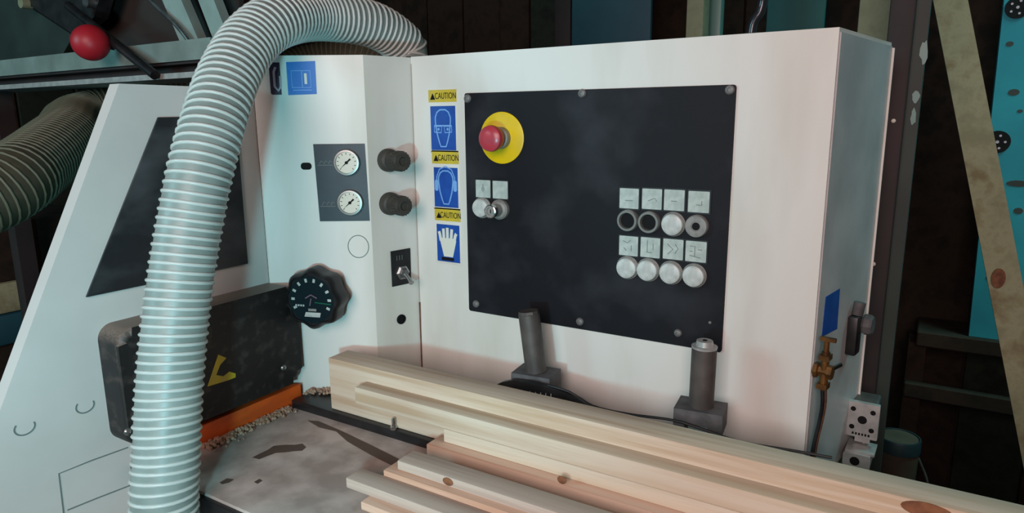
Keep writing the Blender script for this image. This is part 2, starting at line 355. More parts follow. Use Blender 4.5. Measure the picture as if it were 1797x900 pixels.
def legend(x, y, marks, s=.0138):
    M = FRONT.at(x, y, PN, PN)
    b = bmn(); prism(b, rrect(-s-.0018, s+.0018, -s-.002, s+.002, .001, 2), 0, .0015); o = obj('legend_holder', b, BLACK, cab, M)
    b = bmn(); prism(b, rrect(-s, s, -s, s, .001, 2), .0015, .0023); obj('legend_plate', b, LABEL, o, M)
    b = bmn()
    for m in marks: ribbon(b, [(p[0]*s, p[1]*s) for p in m], .0009, .0023, .0026)
    if marks: obj('symbol', b, MARK, o, M)
ARROW = [[(-.5, 0), (.5, 0)], [(.15, .35), (.5, 0), (.15, -.35)]]
for x, y, mk in ((1105, 348, [[(-.4, -.2), (.4, -.2)]]), (1145, 349, [[(-.4, -.2), (.3, .1), (.5, -.2)]]), (1184, 351, [[(-.3, -.1), (.3, -.1)]]), (1227, 354, [[(-.2, -.3), (.3, -.3), (.3, .1)]]),
                 (1104, 431, [[(-.6, .5), (-.1, .3), (.2, .6)], [(-.5, -.2), (-.2, -.5)], [(.3, .1), (.3, -.5)]]),
                 (1142, 434, [[(-.3, .7), (-.3, -.5)], [(.3, .4), (.3, -.2)], [(-.3, -.5), (.2, -.5)]]),
                 (1182, 437, [[(-.6, .5), (0, 0), (-.5, -.5)], [(.2, .5), (.5, .1), (.2, -.4)]]),
                 (1222, 441, [[(-.6, .5), (-.1, .5), (-.1, -.5)], [(.2, .2), (.6, .2)], [(-.6, -.4), (.5, -.6)], [(-.6, 0), (-.3, 0)]])): legend(x, y, mk)
legend(849, 331, [[(0, .55), (0, -.35)], [(-.15, .2), (-.15, -.2)], [(.15, .2), (.15, -.2)]], .0135); legend(879, 333, [], .0135)
put_button(847, 364, 'white')
M = FRONT.at(879, 367, PN, PN)
b = bmn(); lathe(b, [(.0155, 0), (.0155, .006), (.013, .009), (.0095, .010), (.0095, .030), (.0085, .0315), (.006, .0315), (.0055, .029), (0, .029)], 32); ks = obj('key_switch', b, BTNG, cab, M, label='grey key switch with chrome barrel')
b = bmn(); lathe(b, [(.0102, .024), (.0102, .031), (.0087, .0318), (.0086, .024)], 30); obj('chrome_ring', b, CHROME, ks, M)
b = bmn(); box(b, -.0008, .0008, -.003, .003, .0288, .0293); obj('key_slot', b, INK, ks, M)

# caution stickers
def caution(hx, hy, x, y, w, h, kind):
    P = FRONT.at(x, y, 0, 0)
    b = bmn(); prism(b, rrect(-w/2-.004, w/2+.004, -h/2-.004, h/2+.027, .002, 2), 0, .0003); st = obj('caution_sticker', b, WHITE, cab, P, label={'goggles': 'caution sticker with goggles face', 'ears': 'caution sticker with ear defenders', 'glove': 'caution sticker with glove'}[kind])
    b = bmn(); box(b, -w/2-.003, w/2+.003, h/2+.006, h/2+.025, .0003, .0006); obj('yellow_header', b, YEL, st, P)
    t = text_bm('CAUTION', .0135, .0002); bmesh.ops.transform(t, matrix=Matrix.Translation((.0062, h/2+.0152, .0008)) @ Matrix.Diagonal((.68, 1, 1, 1)), verts=t.verts); obj('lettering', t, INK, st, P, smooth=False)
    b = bmn(); prism(b, [(-w/2+.0005, h/2+.010), (-w/2+.0105, h/2+.010), (-w/2+.0055, h/2+.020)], .0006, .0009); obj('warning_triangle', b, INK, st, P)
    b = bmn(); box(b, -w/2, w/2, -h/2, h/2, .0003, .0006); obj('blue_field', b, BLUE, st, P)
    z0, z1 = .0006, .0009; b = bmn(); lw = .0022
    if kind in ('goggles', 'ears'):
        hd = [(-.0145, .010), (-.0145, .018), (-.011, .026), (-.005, .030), (.005, .030), (.011, .026), (.0145, .018), (.0145, .010), (.012, -.008), (.008, -.022), (.005, -.030), (-.005, -.030), (-.008, -.022), (-.012, -.008)]
        k = h/.072; hd = [(p[0]*w/.048, p[1]*k) for p in hd]; ribbon(b, hd, lw, z0, z1, True)
        if kind == 'goggles':
            for s in (-1, 1):
                ribbon(b, [(s*.002, .003), (s*.017, .003), (s*.017, -.006), (s*.004, -.007)], lw*.8, z0, z1+.0001, True)
                prism(b, [(p[0]+s*.009, p[1]-.0015) for p in circ(0, 0, .0022, n=10)], z0, z1)
            ribbon(b, [(-.017, .004), (.017, .004)], lw, z0, z1+.0002)
        else:
            ribbon(b, [(-.017, .004), (-.018, .016), (-.012, .029), (0, .034), (.012, .029), (.018, .016), (.017, .004)], lw*.8, z0, z1+.0001)
            for s in (-1, 1): prism(b, rrect(s*.0185-.0035, s*.0185+.0035, -.006, .012, .003, 3), z0, z1+.0002)
        obj('pictogram', b, PICT, st, P)
    else:
        k = h/.072
        prism(b, [(p[0], p[1]*k) for p in [(-.009, -.026), (.009, -.026), (.0165, .006), (.0125, .010), (-.0125, .010), (-.0165, .006)]], z0, z1)
        for x0, x1, yt in ((-.0145, -.018, .022), (-.008, -.009, .028), (-.001, -.001, .030), (.006, .008, .028), (.0125, .017, .020)):
            ribbon(b, [(x0, .004*k), ((x0+x1)/2, .016*k), (x1, yt*k)], .0054, z0, z1+.0001)
        obj('pictogram', b, PICTW, st, P)
        b = bmn(); box(b, -.014, .011, -.0335*k, -.0275*k, z0, z1); obj('cuff', b, INK, st, P)
caution(776, 174, 778, 225, .0490, .0690, 'goggles')
caution(780, 280, 783, 329, .0475, .0640, 'ears')
caution(786, 380, 787, 427, .0460, .0620, 'glove')

# ---- side wall of the cabinet: blue sticker, brass valve, pneumatic cylinder
q = [SIDE.px(*p, .002) for p in ((1449, 521), (1474, 506), (1469, 577), (1442, 591))]
b = bmn(); prism(b, [q[3], q[2], q[1], q[0]], .0018, .0022); obj('blue_sticker', b, BLUE, cab, SIDE.M, label='blue sticker on the cabinet side')
u0, v0 = SIDE.px(1441, 650, .01)
M = SIDE.M @ Matrix.Translation((u0, v0, .0018)) @ Matrix.Diagonal((.85, .85, .75, 1))
b = bmn(); lathe(b, [(.012, 0), (.012, .006), (.008, .008), (.008, .020), (.011, .021), (.011, .029), (0, .029)], 6); vl = obj('brass_valve', b, BRASS, cab, M, label='brass air valve')
b = bmn(); tube(b, [Vector((0, -.028, .016)), Vector((0, .030, .016))], .0065, 14); box(b, -.009, .009, .018, .026, .008, .024); box(b, -.009, .009, -.026, -.018, .008, .024); obj('valve_body', b, BRASS, vl, M)
b = bmn(); tube(b, [Vector((0, .030, .016)), Vector((0, .046, .016))], .0045, 12); box(b, -.003, .003, .046, .052, .006, .03); obj('valve_stem', b, BRASS, vl, M)
b = bmn(); tube(b, [Vector((.006, .004, .026)), Vector((.022, .008, .034))], .0035, 10); obj('bleed_screw', b, CHROME, vl, M)
for dx in (-.004, .008):
    b = bmn(); tube(b, spline([(dx, -.022, .016), (dx+.002, -.05, .018), (dx+.008, -.08, .014), (dx+.004, -.115, .010), (dx, -.150, .008)], .008), .0032, 8); obj('air_hose', b, RUST if dx > 0 else BLACK, vl, M)
# rod clamp on the flange
M = SIDE.at(1500, 585, .01, .0018)
b = bmn(); box(b, -.012, .012, -.030, .026, 0, .014); bevel_all(b, .003); cl = obj('clamp_block', b, BLACK, cab, M)
b = bmn(); tube(b, [Vector((.004, .026, .008)), Vector((.006, .044, .010))], .0075, 14); obj('clamp_screw', b, CASTG, cl, M)
b = bmn(); lathe(b, [(.013, 0), (.015, .003), (.015, .010), (.012, .013), (0, .013)], 8); obj('clamp_knob', b, CASTG, cl, SIDE.at(1520, 569, .02, .016))
# pneumatic cylinder with square flange plate
P0 = onY(1513, 738, 1.06)
FP = Frame((1, -.04), (P0.x, P0.y)); M = FP.M @ Matrix.Translation((0, P0.z, 0))
hw, hh = .0215, .0270
b = bmn(); prism(b, rrect(-hw, hw, -hh, hh, .002), -.008, 0); fl = obj('mounting_plate', b, ALU, cab, M, label='aluminium plate with five holes')
b = bmn()
for sx, sy, r in ((-.013, .016, .0036), (.013, .015, .0036), (-.013, -.012, .0036), (.013, -.013, .0036), (0, .001, .0062)): prism(b, circ(sx, sy, r, n=18), -.001, .0004)
obj('hole', b, INK, fl, M)
b = bmn()
for k in range(6): box(b, -.012+k*.0042, -.0095+k*.0042, -.0235, -.020, 0, .0004)
obj('stamped_marks', b, INK, fl, M)
b = bmn(); prism(b, rrect(-.018, .018, -.022, .022, .004), -.060, -.008); obj('cylinder_body', b, DARKST, fl, M)
b = bmn(); prism(b, [(-.075, -.01), (-.018, -.01), (-.018, .01), (-.075, .01)], -.05, -.03); obj('bracket', b, DARKST, fl, M)
b = bmn(); tube(b, [Vector((.004, -.045, -.012)), Vector((.004, -.020, -.012))], .004, 12); obj('rod', b, CHROME, fl, M)
P1 = onY(1518, 812, 1.03)
M2 = FP.M @ Matrix.Translation((0, P1.z, .03))
b = bmn(); prism(b, rrect(-.018, .018, -.010, .010, .003), -.045, 0); box(b, -.016, .022, .009, .0125, -.045, -.005); box(b, -.008, .012, .015, P0.z-P1.z-hh+.004, -.042, -.034); ft = obj('air_fitting', b, ALU, fl, M2)
b = bmn(); prism(b, circ(-.002, -.001, .0065, n=20), -.002, .0008); obj('port', b, INK, fl, M2)

# ================================================================ gauge column
colm = thing('gauge_column', (-.82, .9, TZ-.04), 'white angled steel column with two pressure gauges and black dial', 'machine column')
b = bmn(); prism(b, [(-.8925, .7045), (-.890, .7045), L2, B2, (A2[0]-.0005, A2[1]), (A2[0]-.0005, 1.10), (-.8925, 1.10)], TZ+.0005, TOPZ); bevel_all(b, .006, 3, .3); obj('column_body', b, WHITE, colm)
def quad(F, px4, z0, z1):
    b = bmn(); q = [F.px(*p) for p in px4]; prism(b, q[::-1], z0, z1); return b
st = obj('blue_sticker', quad(GAU, ((502, 109), (553, 107), (556, 165), (506, 167)), 0, .0004), SKYB, colm, GAU.M, label='light blue sticker with manual symbol')
cx, cy = GAU.px(529, 137)
b = bmn(); ribbon(b, [(cx-.015, cy+.011), (cx+.014, cy+.011), (cx+.014, cy-.014), (cx-.015, cy-.014)], .0012, .0004, .0006, True); ribbon(b, [(cx+.001, cy+.011), (cx+.001, cy-.014)], .0012, .0004, .00065); ribbon(b, [(cx-.014, cy-.018), (cx+.015, cy-.018)], .0012, .0004, .0006); obj('symbol', b, PICT, st, GAU.M)
b = bmn(); box(b, cx+.0045, cx+.0085, cy-.009, cy+.007, .0004, .0007); obj('white_bar', b, PICTW, st, GAU.M)
CS = Frame((L2[0]+.890, L2[1]-.7045), (-.890, .7045))
cu, cv = CS.px(486, 138)
b = bmn(); prism(b, rrect(cu-.0105, cu+.0095, cv-.024, cv+.024, .003, 3), -.002, .0006); hp = obj('hook_plate', b, PURPLE, colm, CS.M, label='small purple plate with a hook symbol')
b = bmn(); ribbon(b, [(cu+.005, cv+.004), (cu+.005, cv-.012), (cu+.001, cv-.018), (cu-.004, cv-.012), (cu-.004, cv+.010), (cu-.001, cv+.017)], .0035, .0006, .0010); obj('hook_print', b, LILAC, hp, CS.M)
b = quad(GAU, ((550, 253), (640, 252), (649, 387), (562, 388)), 0, .0020); bevel_all(b, .0006, 1); gp = obj('gauge_plate', b, mat('gauge_plate_black', (26, 42, 54), .45, 0, (36, 52, 62), (30, 30, 30), 3), colm, GAU.M)
gx, gy = GAU.px(578, 283)
for px_, py_ in ((573, 283), (578, 355)):
    gx, gy = GAU.px(px_, py_); b = bmn()
    for k in range(3): ribbon(b, [(gx-.011+k*.007, gy-.004), (gx-.008+k*.007, gy+.001), (gx-.005+k*.007, gy-.001)], .0008, .002, .0022)
    ribbon(b, [(gx-.014, gy-.006), (gx+.010, gy-.006)], .0008, .002, .0022); obj('scale_print', b, MARK, gp, GAU.M)
for px_, py_ in ((609.5, 285), (615.5, 355)):
    M = GAU.at(px_, py_, .002, .002)
    b = bmn(); lathe(b, [(.0205, 0), (.0205, .006), (.0195, .0078), (.0170, .0080), (.0165, .0055), (0, .0055)], 40); g = obj('pressure_gauge', b, BEZ, colm, M, label='round pressure gauge')
    b = bmn(); lathe(b, [(.0164, .0055), (.0164, .0060), (0, .0060)], 36); obj('gauge_face', b, GLASSF, g, M)
    b = bmn()
    for k in range(11):
        a = math.radians(225-27*k); ribbon(b, [(.0125*math.cos(a), .0125*math.sin(a)), (.0152*math.cos(a), .0152*math.sin(a))], .0009, .006, .0063)
    obj('scale_ticks', b, INK, g, M)
    b = bmn(); a = math.radians(222); prism(b, [(-.007*math.cos(a)*1.2-.0010, -.007*math.sin(a)*1.2+.0010), (.013*math.cos(a), .013*math.sin(a)), (-.007*math.cos(a)*1.2+.0010, -.007*math.sin(a)*1.2-.0010)], .0064, .0070); prism(b, circ(0, 0, .0024, n=14), .006, .0075); obj('needle', b, INK, g, M)
ou, ov = GAU.px(537.5, 291.5)
b = bmn(); prism(b, rrect(ou-.0085, ou+.0085, ov-.0055, ov+.0055, .005), 0, .0008); obj('slot_hole', b, INK, colm, GAU.M)
M = GAU.at(629, 432.5)
b = bmn(); ribbon(b, [(p[0], p[1]) for p in circ(0, 0, .0166, .0182, 36)], .0013, 0, .0006, True); obj('knockout_ring', b, MARK, colm, M)
# regulator knobs, switch and hole on the bevelled face
for px_, py_ in ((687, 281), (690, 357)):
    M = BEV.at(px_-7, py_)
    b = bmn(); lathe(b, [(.0185, 0), (.0185, .008), (.0165, .012), (.0130, .014), (.0128, .026), (.0140, .028), (.0150, .030), (.0150, .046), (.0135, .049), (.007, .049), (.006, .046), (0, .046)], 24); rk = obj('regulator_knob', b, CASTG if 0 else mat('regulator_grey', (66, 64, 58), .6, 0, (52, 50, 46), (60, 60, 60), 4, .1), colm, M)
    b = bmn()
    for k in range(20):
        a = 2*math.pi*k/20; ribbon(b, [(.0148*math.cos(a), .0148*math.sin(a)), (.0160*math.cos(a), .0160*math.sin(a))], .002, .031, .045)
    obj('grip', b, MATS['regulator_grey'], rk, M)
sw = obj('switch_plate', quad(BEV, ((685, 441), (719, 435), (721, 496), (688, 503)), 0, .0015), BLACK, colm, BEV.M)
M = BEV.at(706, 478, .0015, .0015)
b = bmn(); lathe(b, [(.0125, 0), (.0125, .003), (.009, .005), (.0075, .010), (0, .010)], 6); tn = obj('toggle_nut', b, STEEL, sw, M)
b = bmn(); tube(b, [Vector((0, 0, .008)), Vector((.001, -.008, .020)), Vector((.001, -.013, .028))], .003, 12, lambda i: (.0028, .0034, .0044)[i]); obj('toggle_lever', b, STEEL, sw, M)
pu, pv = BEV.px(702, 452, .0015)
b = bmn()
for k in range(3): ribbon(b, [(pu-.006+k*.005, pv-.004), (pu-.006+k*.005, pv+.004)], .0008, .0015, .0017)
obj('switch_print', b, MARK, sw, BEV.M)
M = BEV.at(704, 560)
b = bmn(); lathe(b, [(.0085, 0), (.0085, .0012), (.007, .002), (.006, -.002), (0, -.002)], 24); obj('plug_hole', b, INK, colm, M)
# dial indicator knob
ax = math.radians(18); base = on(570, 514, GAU.n, GAU.n.dot(GAU.o))
DF = Frame((math.cos(ax), math.sin(ax)), (base.x, base.y)); M = DF.M @ Matrix.Translation((0, base.z, 0))
b = bmn(); lathe(b, [(.018, -.012), (.018, .012), (0, .012)], 24); dl = obj('dial_knob', b, BLACK, colm, M, label='black lobed dial knob with white figures')
b = bmn(); N = 64; P = []
for i in range(N):
    t = 2*math.pi*i/N; P.append((t, .0475+.0026*math.cos(8*t)))
rings = []
for s, z in ((.90, .010), (1.0, .014), (1.0, .034), (.97, .042), (.90, .046), (.86, .046), (.84, .043)):
    rings.append([b.verts.new((r*s*math.cos(t), r*s*math.sin(t), z)) for t, r in P])
for A, B in zip(rings, rings[1:]):
    for i in range(N): b.faces.new((A[i], A[(i+1) % N], B[(i+1) % N], B[i]))
b.faces.new(rings[0][::-1]); b.faces.new(rings[-1]); obj('lobed_body', b, BLACK, dl, M)
b = bmn(); prism(b, circ(0, 0, .0385, n=48), .043, .0435); obj('dial_face', b, DIALF, dl, M)
b = bmn()
for k in range(10):
    a = math.radians(205-25.5*k); c, s = math.cos(a), math.sin(a); ribbon(b, [(.0285*c, .0285*s), (.0345*c, .0345*s)], .0040, .0435, .0439)
for k in range(4): box(b, -.028+k*.0042, -.0252+k*.0042, -.0115, -.0085, .0435, .0439)
obj('figures', b, LABEL, dl, M)
b = bmn(); prism(b, [(-.0135, -.028), (.0135, -.028), (.0155, -.0205), (-.0105, -.0205)], .0435, .0441); obj('counter_window', b, BTNW, dl, M)
b = bmn(); box(b, -.006, .008, -.0185, -.0145, .0435, .0439); obj('mm_print', b, BTNG, dl, M)
b = bmn(); ribbon(b, [(.006, -.004), (.034, -.006)], .0016, .0435, .0441); obj('green_pointer', b, GREENP, dl, M)
b = bmn(); ribbon(b, [(-.010, .002), (0, .008), (.010, .003)], .0018, .0435, .0440); ribbon(b, [(0, .002), (-.003, -.010)], .0016, .0435, .0440); obj('red_pointer', b, mat('dull_pink', (120, 96, 110), .5), dl, M)

# ================================================================ left hood panel
hood = thing('hood_panel', (XW-.012, .45, 0), 'slanted white hood panel with dark window behind the ribbed hose', 'hood panel')
b = bmn(); sl_ = .49
pts = [(.705, 0), (.705, 1.548), (.501, 1.548), (.317, 1.173), (.317-1.173*sl_, 0)]
prism(b, pts[::-1], -.022, 0); bevel_all(b, .0025, 2); obj('panel_sheet', b, GREYPAINT, hood, LEFT.M)
wq = [LEFT.px(*p) for p in ((276, 206), (412, 203), (433, 462), (150, 521))]
b = bmn(); prism(b, wq[::-1], 0, .003); bevel_all(b, .001, 1); obj('dark_window', b, SMOKE, hood, LEFT.M, label='dark smoked window plate')
# box shaped black guard
GX = .047
yl = LEFT.px(172, 600)[0]; yr = LEFT.px(529, 630, GX)[0]; zt = 1.243; zb = (onX(345, 741, XW+GX).z+onX(520, 673, XW+GX).z)/2
b = bmn(); prism(b, rrect(yl, yr, zb, zt, .020, 8), 0, GX); 
es_ = [e for e in b.edges if all(v.co.z > GX-1e-5 for v in e.verts)]
bmesh.ops.bevel(b, geom=es_, offset=.012, segments=6, affect='EDGES', profile=.5); gd = obj('black_guard', b, GUARD, hood, LEFT.M, flat_ang=.9, label='black moulded guard with warning sticker')
tq = [LEFT.px(*p, GX) for p in ((364, 678), (383, 622), (397, 628), (386, 640), (379, 658), (392, 660), (402, 652), (413, 655), (413, 662), (400, 667))]
b = bmn(); prism(b, tq[::-1], GX-.0004, GX+.0006); obj('warning_sticker', b, YEL, gd, LEFT.M, label='torn yellow warning triangle')
for x, y in ((497, 645), (224, 757)): screw(LEFT, x, y, .005, STEEL, gd, GX-.0005)
b = bmn(); box(b, yl+.05, yl+.058, zt-.10, zt-.025, GX-.001, GX+.003); bevel_all(b, .0014, 2); obj('guard_rib', b, BLACK, gd, LEFT.M)
def marks(name, lines, wd, m=MARK):
    b = bmn()
    for L in lines: ribbon(b, [LEFT.px(*p) for p in L], wd, -.0002, .0006)
    obj(name, b, m, hood, LEFT.M)
marks('hatch_outline', [[(224, 785), (160, 808), (103, 831), (112, 905)], [(118, 895), (170, 874), (232, 850)]], .0016)
for cx_, cy_ in ((43, 750), (149, 712)):
    a0, b0 = LEFT.px(cx_, cy_); b = bmn(); ribbon(b, [(a0+.011*math.cos(math.radians(t)), b0+.009*math.sin(math.radians(t))) for t in range(140, 395, 15)], .0016, -.0002, .0006); obj('knockout', b, MARK, hood, LEFT.M)

# ================================================================ hoses
def hose(name, P, R, pitch, mw, mr, rr, label, group=None, cat='hose', ang=22):
    root = thing(name, P[0], label, cat, group); path = spline(P, .006); b = bmn(); tube(b, path, R, 40); obj('hose_wall', b, mw, root)
    fr = frames(path); S = [0]
    for a, c in zip(path, path[1:]): S.append(S[-1]+(c-a).length)
    n = int(S[-1]/pitch*ang); hp = []; k = 0
    for i in range(n+1):
        s = S[-1]*i/n*.9999
        while S[k+1] < s: k += 1
        t = (s-S[k])/(S[k+1]-S[k]); p = path[k].lerp(path[k+1], t); a = 2*math.pi*i/ang
        N = fr[k][1].lerp(fr[k+1][1], t); Bn = fr[k][2].lerp(fr[k+1][2], t)
        hp.append((p, (N*math.cos(a)+Bn*math.sin(a)).normalized(), fr[k][0]))
    b = bmn(); rg = []
    for p, N, T in hp:
        c = p+N*R; rg.append([b.verts.new(c+N*rr*math.cos(q)+T*rr*.95*math.sin(q)) for q in [2*math.pi*j/6 for j in range(6)]])
    for A, B in zip(rg, rg[1:]):
        for j in range(6): b.faces.new((A[j], A[(j+1) % 6], B[(j+1) % 6], B[j]))
    b.faces.new(rg[0][::-1]); b.faces.new(rg[-1]); obj('spiral_rib', b, mr, root, flat_ang=1.3); return root
D = .078
HP = [(-.73, .36, .004), (-.738, .375, .40), (-.742, .395, .85)]
HP += [tuple(at(x, y, FPX*D/wd)) for x, y, wd in [(289, 900, 113.5), (292, 800, 113.5), (296, 700, 113), (304, 600, 112.5), (316, 500, 112), (332, 400, 111.5), (352, 300, 111), (379, 200, 108), (404, 130, 104), (440, 71, 99), (488, 37, 94), (560, 28, 86), (655, 44, 80)]]
HE = at(710, 88, FPX*D/76); HP += [tuple(HE+Vector((0, 0, .008))), (HE.x+.001, HE.y+.004, TOPZ+.009)]
hose('ribbed_hose', HP, D/2-.0026, .0107, HOSEW, HOSER, .0027, 'white ribbed dust extraction hose arching over the column', cat='hose')
P2 = [tuple(at(x, y, d)) for x, y, d in [(-150, 412, 1.05), (0, 332, 1.13), (60, 290, 1.23), (115, 245, 1.38), (165, 206, 1.58)]]
P2 = [(P2[0][0]-.22, P2[0][1]-.10, .003), (P2[0][0]-.21, P2[0][1]-.10, .7), (P2[0][0]-.13, P2[0][1]-.06, 1.15)]+P2+[(-1.50, 1.12, 1.55), (-1.44, 1.30, 1.63), (-1.30, 1.40, 1.64), (-1.20, 1.43, 1.54), (-1.17, 1.43, 1.30), (-1.16, 1.43, .7), (-1.16, 1.43, .003)]
hose('old_hose', P2, .060, .0125, HOSE2W, HOSE2R, .0028, 'dull olive ribbed hose behind the hood panel', cat='hose', ang=20)

# ================================================================ timber on the table
def lumber(name, x0, x1, y0, y1, z0, z1, m, label, group=None, skew=0, top=None):
    r = thing(name, (x0, (y0+y1)/2, z0), label, 'timber', group); b = bmn(); box(b, x0, x1, y0, y1, z0, z1); 
    for v in b.verts:
        if v.co.x > x0+.01: v.co.y += skew
    bevel_all(b, .0012, 2); obj('board', b, m, r); return r
BZ0 = TZ+.0142
bm_ = lumber('squared_beam', -.764, .75, .700, .742, BZ0, 1.140, BEAMW, 'tall pale squared timber beam standing in front of the cabinet')
def knot(parent, P, rx, rz, face):
    b = bmn(); prism(b, circ(0, 0, rx, rz, 20), -.0005, .0004)
    M = Matrix.Translation(P) @ (Matrix(((1, 0, 0, 0), (0, 0, -1, 0), (0, 1, 0, 0), (0, 0, 0, 1))) if face == 'f' else I4); obj('knot', b, KNOT, parent, M)
kp = onY(1627, 896, .6999); knot(bm_, kp, .022, .008, 'f')

lumber('fixed_batten', onY(622, 681, .674).x, .75, .674, .6998, 1.0920, 1.1175, BEAMW, 'pale batten lying against the face of the tall beam, above another batten')
lumber('thin_batten', onY(778, 752, .673).x, .75, .673, .6995, 1.0729, 1.0917, BEAMW, 'short pale batten tucked directly below the batten on the beam')
se = lumber('narrow_board', onY(748, 776, .656).x, .75, .656, .6895, TZ+.0003, 1.0727, BEAMT, 'orange pink narrow board between the beam battens and the knotty board')
sf = lumber('flat_board', onY(697, 809, .584).x, .75, .584, .6155, 1.0733, 1.0855, BEAMG, 'greyish flat board with a dark knot lying on a pink board')
lumber('support_board', onY(673, 836, .574).x, .75, .574, .6150, TZ+.0003, 1.0731, BEAMT, 'reddish board underneath the knotty flat board')
lumber('flat_board', onY(610, 841, .548).x, .75, .545, .5735, 1.0533, 1.0665, BEAMG, 'pale beige flat board lying on a low pink board, outermost of the pile')
lumber('low_board', onY(637, 880, .535).x, .75, .531, .566, TZ+.0003, 1.0531, BEAMT, 'low pink board lying on the table below the outermost board')
knot(sf, onY(786, 845, .5837), .0075, .005, 'f')
knot(se, onY(986, 842, .6557), .006, .005, 'f')
for x, y in ((688, 755),):
    P = onY(x, y, .69); r = thing('bolt', (P.x, .690, TZ+.0142), 'small bright bolt standing on the black slide rail beside the beam', 'bolt')
    b = bmn(); lathe(b, [(.0055, 0), (.0055, .004), (.003, .0045), (.003, .016), (.0022, .018), (0, .018)], 6); obj('bolt_head', b, CHROME, r, Matrix.Translation((P.x, .6942, TZ+.0142)) @ Matrix.Rotation(0, 4, 'X'))

# ================================================================ clamps behind the beam
bar = thing('pressure_bar', (-.15, .82, TZ), 'black bar with curved scale behind the tall beam carrying the clamp posts', 'machine bar')
b = bmn(); box(b, -.60, -.09, .788, .850, TZ+.0002, 1.0720); bevel_all(b, .002); obj('bar', b, BLACK, bar)
q = [onY(*p, .786) for p in ((868, 676), (885, 668), (905, 664), (935, 668), (965, 676), (995, 686), (1020, 698), (1045, 716), (960, 716), (900, 706))]
b = bmn(); q += [Vector((q[-1].x, 0, 1.0715))]; q.insert(-2, Vector((q[-3].x-.05, 0, 1.0715))); prism(b, [(p.x, p.z) for p in q][::-1], -.7875, -.780); obj('curved_scale', b, BLACK, bar, Matrix(((1, 0, 0, 0), (0, 0, -1, 0), (0, 1, 0, 0), (0, 0, 0, 1))))
b = bmn()
for x in (920, 930, 940, 949, 958, 967):
    p = onY(x, 690+(x-920)*.12, .7797); box(b, p.x-.0005, p.x+.0005, .7790, .7800, p.z-.005, p.z+.004)
obj('scale_marks', b, LABEL, bar)
def post(px_, tilt, z1, label, cap):
    P = onY(px_, 660 if px_ < 1000 else 735, .815); r = thing('clamp_post', (P.x, .815, 1.0722), label, 'clamp post', 'clamp posts behind the beam')
    b = bmn(); box(b, -.030, .030, -.022, .022, .010, .029); box(b, -.030, -.016, -.022, .022, 0, .010); box(b, .012, .030, -.022, .022, 0, .010); box(b, -.026, -.018, -.018, .018, -.038, 0); box(b, .016, .026, -.018, .018, -.038, 0); T = Matrix.Translation((P.x, .815, 1.1102)) @ Matrix.Rotation(math.radians(6), 4, 'Z'); obj('base_block', b, CASTG, r, T)
    T2 = Matrix.Translation((P.x, .815, 1.1385)) @ Matrix.Rotation(math.radians(tilt), 4, 'Y')
    h = z1-1.1385; b = bmn(); lathe(b, [(.0155, 0), (.0155, h-.002), (.0140, h), (0, h)], 32); obj('post', b, DARKST, r, T2)
    if cap:
        b = bmn(); lathe(b, [(.0155, h+.0002), (.0160, h+.003), (.011, h+.0035), (.010, h+.010), (0, h+.010)], 24); c = obj('cap', b, ALU, r, T2)
        b = bmn(); prism(b, circ(0, 0, .003, n=12), h+.0101, h+.0106); obj('cap_screw', b, INK, r, T2)
    else:
        b = bmn(); lathe(b, [(.0152, h-.001), (.0145, h+.003), (0, h+.003)], 10); obj('cap', b, DARKST, r, T2)
post(941, -8, 1.226, 'tilted dark clamp post with plain top in front of the black panel', False)
post(1229, .5, 1.216, 'upright dark clamp post with a light metal cap', True)
b = bmn(); tube(b, spline([tuple(onY(x, y, .785)) for x, y in ((962, 676), (1000, 688), (1040, 712), (1100, 726), (1180, 737), (1230, 752), (1300, 775), (1400, 792), (1460, 803))], .01), .0018, 8)
cb = obj('thin_cable', b, BLACK); cb['label'] = 'thin black cable trailing behind the tall beam'; cb['category'] = 'cable'

# ================================================================ background, left: frame of another machine
fr_ = thing('steel_frame', (-1.5, .82, 0), 'galvanised steel frame above the hood panel with slanted struts', 'machine frame')
zb_, zt_ = onY(0, 160, .8).z, onY(0, 112, .8).z
b = bmn(); box(b, -2.06, -1.12, .80, .806, zb_+.035, zt_+.008); obj('rail', b, RAILM, fr_)
b = bmn(); box(b, -2.06, -1.12, .806, .90, zb_+.030, zb_+.036); obj('rail_shelf', b, DARKPOST, fr_)
b = bmn(); box(b, -2.06, -1.10, .78, .786, zb_+.002, zb_+.012); box(b, -2.06, -1.10, .786, .88, zb_+.002, zb_+.006); obj('lower_rail', b, ALU, fr_)
b = bmn(); box(b, -2.06, -1.12, .83, .86, zb_+.006, zb_+.030); obj('spacer', b, DARKPOST, fr_)
for x in (-2.03, -1.13):
    b = bmn(); box(b, x-.02, x+.02, .81, .85, 0, zb_+.002); obj('leg', b, DARKPOST, fr_)
def bar3(a, c, wd, th, m, name, parent):
    a = Vector(a); c = Vector(c); d = (c-a).normalized(); s = Vector((0, 1, 0)).cross(d).normalized(); n = d.cross(s); b = bmn()
    V = [b.verts.new(p+s*i*wd/2+n*j*th/2) for p in (a, c) for i, j in ((-1, -1), (1, -1), (1, 1), (-1, 1))]
    for f in ((0, 1, 2, 3), (7, 6, 5, 4), (0, 4, 5, 1), (1, 5, 6, 2), (2, 6, 7, 3), (3, 7, 4, 0)): b.faces.new([V[k] for k in f])
    bevel_all(b, min(wd, th)*.08, 1); return obj(name, b, m, parent)
bar3(onY(262, -110, .83), onY(352, 100, .83), .05, .02, RAILM, 'strut', fr_)
bar3(onY(300, -40, .86), onY(352, 85, .86), .034, .02, DKGREEN, 'strut', fr_)
bar3(onY(352, -45, .84), onY(402, 85, .84), .040, .02, RAILM, 'strut', fr_)
